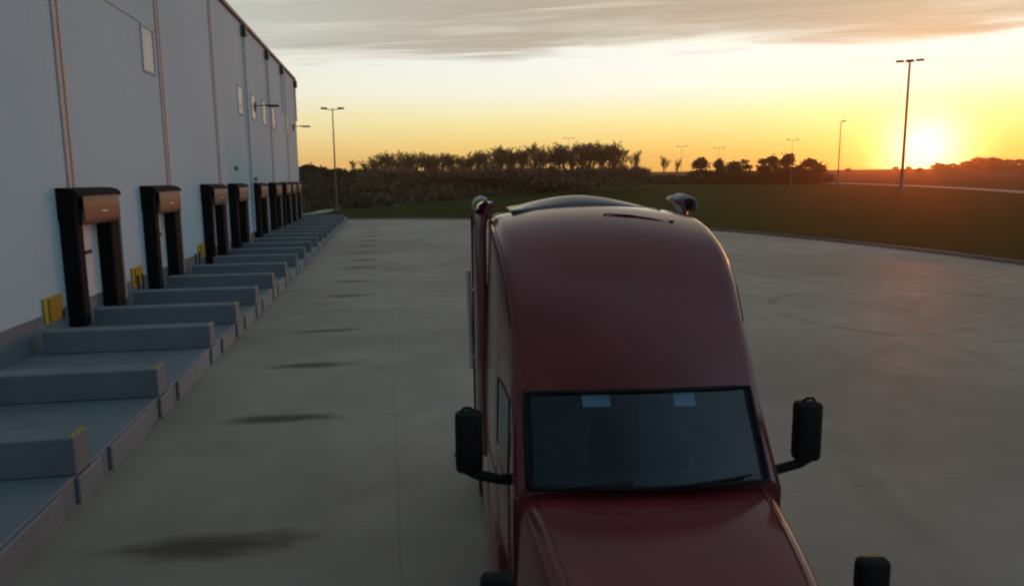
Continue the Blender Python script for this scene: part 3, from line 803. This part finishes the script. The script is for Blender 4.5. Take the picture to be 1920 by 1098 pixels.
for sx in (-1, 1):                                            # dark blacked-out border at the pillars
    bd = MB()
    for i in range(3):
        a, b_ = (secs[i][glassL], secs[i+1][glassL]) if sx < 0 else (secs[i][glassR], secs[i+1][glassR])
        a2, b2 = (secs[i][glassL+1], secs[i+1][glassL+1]) if sx < 0 else (secs[i][glassR-1], secs[i+1][glassR-1])
        f = .30
        up_ = Vector((0, -.006, .004)); bd.face([a+up_, b_+up_, b_.lerp(b2, f)+up_, a.lerp(a2, f)+up_])
    bd.build('border', M_BLACK, ws)
for sx, k0 in ((-1, 0), (1, 1)):                               # wipers
    a = secs[0][glassL+2 if sx < 0 else ncol//2+1]+Vector((0, -.05, .02)); b_ = secs[1][ncol//2-1 if sx < 0 else glassR-1].lerp(secs[0][ncol//2-1 if sx < 0 else glassR-1], .82)+Vector((0, -.05, .03))
    MB().tube([a, a.lerp(b_, .5)+Vector((0, -.02, .01)), b_], .009, 6)  .build('wiper', M_BLACK, ws, smooth=True)
for sd in (-1, 1):
    g_ = tp(sw[sd], 'side_window', M_GLASS, smooth=True)
    dd = tp(door[sd], 'door', M_RED, smooth=True, solid=.012)
    MB().box((sd*1.075-.02, 1.05, 1.62), (sd*1.075+.02, 1.22, 1.70), .012).build('handle', M_CHROME, dd)
# interior
tp(MB().box((-.93, .03, 1.55), (.93, .55, 1.97), .08), 'dashboard', M_REDIN, smooth=40)
st = MB(); N = 28
st.tube([(.50+.23*math.cos(6.283*k/N), .62-.10*math.sin(6.283*k/N), 2.02+.20*math.sin(6.283*k/N)) for k in range(N+1)], .018, 8)
st.tube([(.50, .45, 1.9), (.50, .62, 2.02)], .03, 8); st.tube([(.28, .62, 2.02), (.72, .62, 2.02)], .014, 6)
tp(st, 'steering_wheel', M_REDIN, smooth=True)
for sx in (-.5, .5):
    se = MB(); se.box((sx-.27, .85, 1.3), (sx+.27, 1.4, 1.5), .06); se.box((sx-.26, 1.3, 1.45), (sx+.26, 1.48, 2.25), .07); se.box((sx-.14, 1.33, 2.27), (sx+.14, 1.45, 2.48), .05)
    tp(se, 'seat', M_SEAT, smooth=40)
tp(MB().box((-1.0, 1.75, 1.2), (1.0, 1.8, 3.0)), 'sleeper_curtain', M_REDIN)
tp(MB().box((-.95, .1, 1.15), (.95, 1.74, 1.2)), 'cab_floor', M_REDIN)
for (xa, xb_, za, zb_, yy) in ((-.47, -.25, 2.605, 2.695, .32), (.27, .44, 2.585, 2.68, .335)):
    mb = MB(); r_ = Matrix.Rotation(R(-34), 4, 'X'); 
    for k in range(2):
        z = (k-.5)*.062; mb.box((xa, -.003, z-.029), (xb_, .003, z+.029))
    mb.bm.transform(Matrix.Translation((0, yy-.02, (za+zb_)/2-.005)) @ r_)
    tp(mb, 'paper_sticker', M_PAPER)

# hood
HY = [(.06, .985, 2.04, 1.99), (-.25, .955, 2.02, 1.965), (-.6, .915, 1.985, 1.93), (-1.0, .865, 1.93, 1.865), (-1.4, .80, 1.85, 1.77), (-1.7, .73, 1.75, 1.65), (-1.88, .66, 1.62, 1.50), (-1.96, .58, 1.45, 1.35)]
hr = []
for y, w, zc, ze in HY:
    row = []; half = [(w+.06, 1.02), (w+.055, 1.3), (w+.04, ze-.22), (w+.02, ze-.10), (w-.015, ze-.03), (w-.07, ze+.008), (w-.16, ze+(zc-ze)*.35), (w*.62, ze+(zc-ze)*.72), (w*.30, ze+(zc-ze)*.95)]
    row = [Vector((-x, y, z)) for x, z in half]+[Vector((0, y, zc))]+[Vector((x, y, z)) for x, z in half[::-1]]
    hr.append(row)
hood = MB().loft(hr); hood.bm.faces.new([hood.bm.verts[k] for k in []]) if False else None
ho = tp(hood, 'hood', M_RED, smooth=60, solid=.02)
sb = ho.modifiers.new('sub', 'SUBSURF'); sb.levels = 1; sb.render_levels = 2
for sx in (-1, 1):                                             # raised crease lines along the hood
    cr = MB(); cr.tube([Vector((sx*(w-.10), y, ze+.006)) for y, w, zc, ze in HY[:7]], .013, 6); cr.build('crease', M_RED, ho, smooth=True)
gl_ = MB()
gl_.box((-.52, -2.02, .72), (.52, -1.93, 1.42), .04)
for k in range(7): gl_.box((-.48, -2.045, .78+k*.085), (.48, -2.023, .81+k*.085), .008)
tp(gl_, 'grille', M_CHROME)
tp(MB().box((-1.16, -2.25, .32), (1.16, -2.0, .68), .08), 'bumper', M_CHROME, smooth=40)
# fenders, lights, hood mirrors
WY, WR = -1.05, .50
for sx in (-1, 1):
    rows = []
    for k in range(15):
        a = math.pi*(-.06+1.12*k/14); ca, sa = math.cos(a), math.sin(a)
        def pt(x, r): return Vector((sx*x, WY+ca*r*1.08, .52+sa*r))
        rows.append([pt(.70, .74), pt(.95, .755), pt(1.10, .73), pt(1.17, .68), pt(1.19, .60), pt(1.16, .585), pt(.75, .585)])
    fe = tp(MB().loft(rows), 'fender', M_RED, smooth=50)
    MB().box((sx*.86-.17, -2.02, .78), (sx*.86+.17, -1.80, 1.08), .05).build('headlight_housing', M_CHROME, fe, smooth=40)
    tp(MB().box((sx*.86-.14, -2.05, .81), (sx*.86+.14, -2.022, 1.05), .02), 'headlight', M_PAPER)
    hm = MB(); hm.tube([(sx*1.05, -1.0, 1.25), (sx*1.13, -1.02, 1.5), (sx*1.2, -1.03, 1.72)], .022, 8)
    am = tp(hm, 'hood_mirror_arm', M_BLACK, smooth=True)
    hz = MB(); hz.box((sx*1.215-.11, -1.09, 1.70), (sx*1.215+.11, -.97, 1.95), .05, 3); hz.build('hood_mirror', M_BLACK, am, smooth=40)
    # door mirrors
    mb = MB(); bx_ = bmesh.new(); bmesh.ops.create_cube(bx_, size=1)
    for v in bx_.verts:
        low = v.co.z < 0
        v.co = Vector((v.co.x*.215-(.018*sx if low else 0)*0, v.co.y*.15, v.co.z*.50))
    bmesh.ops.bevel(bx_, geom=bx_.edges[:], offset=.045, segments=3, affect='EDGES', profile=.5)
    mb.merge(bx_, Matrix.Translation((sx*1.375, .30, 2.335)))
    arm = MB(); arm.tube([(sx*1.0, .34, 1.99), (sx*1.14, .30, 2.01), (sx*1.32, .29, 2.06), (sx*1.42, .29, 2.12), (sx*1.445, .30, 2.24)], [.05, .04, .04, .045, .05], 10)
    ar = tp(arm, 'mirror_arm', M_BLACK, smooth=True)
    mh = mb.build('mirror_housing', M_BLACK, ar, smooth=40)
    MB().box((sx*1.375-.085, .376, 2.12), (sx*1.375+.085, .382, 2.55), .002).build('mirror_glass', M_CHROME, mh)
    MB().tube([(sx*1.33, .30, 2.582), (sx*1.36, .29, 2.61), (sx*1.41, .29, 2.61), (sx*1.43, .30, 2.582)], .012, 6).build('guard', M_BLACK, mh, smooth=True)

def wheel(x, y, dual=False):
    o_ = MB(); wd = .30 if not dual else .62
    o_.lathe([(.30, -wd/2+.02), (.42, -wd/2), (.485, -wd/2+.03), (.50, -wd/2+.07), (.50, wd/2-.07), (.485, wd/2-.03), (.42, wd/2), (.30, wd/2-.02)], 'X', 32)
    w = o_.build('wheel', M_RUBBER, TK, smooth=40, loc=(x, y, .502))
    r_ = MB(); s_ = 1 if x > 0 else -1
    r_.lathe([(.001, s_*(wd/2-.03)), (.10, s_*(wd/2-.03)), (.12, s_*(wd/2-.10)), (.25, s_*(wd/2-.12)), (.295, s_*(wd/2-.02)), (.31, s_*(wd/2-.02))], 'X', 28)
    r_.build('rim', M_CHROME, w, smooth=40)
for sx in (-1, 1):
    wheel(sx*1.0, WY)
    wheel(sx*.93, 4.55, True); wheel(sx*.93, 5.85, True)
# chassis
ch = MB()
for sx in (-1, 1): ch.box((sx*.43-.05, -1.9, .72), (sx*.43+.05, 6.7, .98), .01)
for y in (-1.2, 1.0, 3.3, 4.55, 5.85, 6.6): ch.box((-.375, y-.06, .75), (.375, y+.06, .95))
for y in (WY, 4.55, 5.85): ch.tube([(-.9, y, .50), (.9, y, .50)], .08, 10)
tp(ch, 'chassis', M_FRAME)
tp(MB().lathe([(.001, 1.13), (.42, 1.13), (.45, 1.10), (.45, 1.03), (.2, 1.0)], 'Z', 28, (0, 5.2, 0)).box((-.4, 4.9, .985), (.4, 5.5, 1.04)), 'fifth_wheel', M_FRAME, smooth=40)
for sx in (-1, 1):
    mf = MB(); 
    for yc in (4.55, 5.85):
        mf.loft([[Vector((sx*.62, yc+.60*math.cos(a), .54+.60*math.sin(a))), Vector((sx*1.24, yc+.60*math.cos(a), .54+.60*math.sin(a)))] for a in [math.pi*k/12 for k in range(2, 11)]])
    tp(mf, 'mudguard', M_BLACK, smooth=True, solid=.01)
    # steps and chassis skirt beneath door and sleeper
    sk = MB(); sk.loft([[Vector((sx*1.13, y, .34)), Vector((sx*1.205, y, .40)), Vector((sx*1.215, y, .95)), Vector((sx*1.18, y, 1.04)), Vector((sx*1.02, y, 1.05))] for y in (-.30, -.26, .8, 2.0, 3.5, 3.55)])
    skt = tp(sk, 'skirt', M_RED if sx > 0 else M_RED, smooth=40, solid=.02)
    stp = MB()
    for z in (.45, .78): stp.box((sx*1.10-.13, -.1, z), (sx*1.10+.13, .85, z+.05), .012)
    tp(stp, 'step', M_CHROME)
    tp(MB().lathe([(.001, 1.2), (.28, 1.2), (.32, 1.24), (.32, 3.1), (.28, 3.14), (.001, 3.14)], 'Y', 26, (sx*.85, 0, .68)), 'fuel_tank', M_CHROME, smooth=40)
    # side extenders behind the sleeper
    ex = MB(); rows = []
    for z, k in ((1.15, 0), (1.6, 0), (2.6, 0), (3.4, .0), (3.8, .0), (3.98, .02), (4.08, .06), (4.13, .14)):
        rows.append([Vector((sx*(1.165-k), 3.0, z)), Vector((sx*(1.215-k), 3.12, z)), Vector((sx*(1.255-k), 3.30, z)), Vector((sx*(1.275-k), 3.55, z)), Vector((sx*(1.28-k), 3.72, z))])
    e_ = tp(ex.loft(rows), 'side_extender', M_RED, smooth=50, solid=.035)
    cp = MB(); cp.loft([[Vector((sx*1.10, y, 4.11)), Vector((sx*1.12, y, 4.17-.02*abs(q_))), Vector((sx*1.18, y, 4.19-.03*abs(q_))), Vector((sx*1.25, y, 4.16-.02*abs(q_))), Vector((sx*1.285, y, 4.08)), Vector((sx*1.27, y, 3.99))] for y, q_ in ((3.02, 1), (3.2, 0), (3.5, 0), (3.72, 1))], caps=False)
    cp.build('cap', M_CAP, e_, smooth=60, solid=.02)
    rub = MB().box((sx*1.285-.012, 3.722, 1.2), (sx*1.285+.012, 3.86, 3.95)); rub.build('rubber_edge', M_RUBBER, e_)
# roof crown between the extenders, roof lamps and aerial
dm = MB(); rows = []
for y, k in ((2.55, 0), (2.75, .6), (3.0, .95), (3.3, 1.0), (3.6, .92), (3.75, .7)):
    rows.append([Vector((-.07+x*.80, y, 4.045+.14*k*max(0, math.cos(x*math.pi/2))**1.15)) for x in [-1+q*.125 for q in range(17)]])
tp(dm.loft(rows), 'roof_crown', mat('dark_blue_grey_paint', (.07, .075, .095), .45, coat=.4), smooth=True, solid=.03)
br = MB()
for y in (3.25, 3.65): br.tube([(-1.22, y, 3.93), (-.6, y, 3.95), (.6, y, 3.95), (1.22, y, 3.93)],   .015, 6)
tp(br, 'roof_brace', M_STEEL, smooth=True)
def roof_z(x, y):
    zt = interp(y, ZT); return zt-.085*(x/.75)**2
pts = [(x, y, roof_z(x, y)+.012) for x, y in ((.02, 2.02), (.25, 1.97), (.48, 1.91), (.60, 1.87))]
an = MB(); an.tube(pts, [.007, .012, .012, .010], 6); an.tube([(.66, 1.9, roof_z(.66, 1.9)-.03), (.66, 1.9, roof_z(.66, 1.9)+.03)], .03, 10)
for q_ in (pts[0], pts[3]): an.tube([(q_[0], q_[1], q_[2]-.05), q_], .014, 6)
tp(an, 'aerial', M_BLACK, smooth=40)
def side_x(y, z):
    pts_ = [(p.x, p.z) for p in section(y)][ncol//2:]
    for (xa, za), (xb_, zb_) in zip(pts_, pts_[1:]):
        if zb_ <= z <= za: return xa+(xb_-xa)*(za-z)/max(1e-6, za-zb_)
    return 1.0
for (sd, y, z) in ((1, 1.75, 3.52), (1, .85, 2.86)):
    x = sd*(side_x(y, z)+.012)
    mk = MB(); bmesh.ops.create_uvsphere(mk.bm, u_segments=14, v_segments=8, radius=1); mk.bm.transform(Matrix.Translation((x, y, z)) @ Matrix.Diagonal((.028, .055, .03, 1)))
    tp(mk, 'marker_lamp', M_AMBER, smooth=True)
# exhaust stack on the left rear corner
exh = MB(); exh.tube([(-1.32, 3.30, 2.15), (-1.335, 3.30, 2.6), (-1.35, 3.30, 3.33)], .035, 12); exh.tube([(-1.27, 3.30, 2.3), (-1.32, 3.30, 2.3)], .02, 6); exh.tube([(-1.28, 3.30, 3.1), (-1.34, 3.30, 3.1)], .02, 6)
tp(exh, 'exhaust_stack', mat('pale_pipe', (.88, .86, .82), .45), smooth=40)

# ------------------------------------------------------------------ haze added to stand in for the orange lens glow round the sun
hm_ = bpy.data.materials.new('sun_glow_haze'); hm_.use_nodes = True; t = NT(hm_.node_tree); hm_.node_tree.nodes.clear()
ho_ = t.node('ShaderNodeOutputMaterial'); vo = t.node('ShaderNodeVolumePrincipled')
vo.inputs['Color'].default_value = (1.0, .68, .42, 1); vo.inputs['Density'].default_value = .00042; vo.inputs['Anisotropy'].default_value = .88
t.l.new(vo.outputs[0], ho_.inputs['Volume'])
tag(MB().box((-980, -980, -1.2), (980, 980, 30)).build('haze', hm_), kind='stuff', label='thin haze added over the lot and fields for the orange glow round the sun', cat='haze')
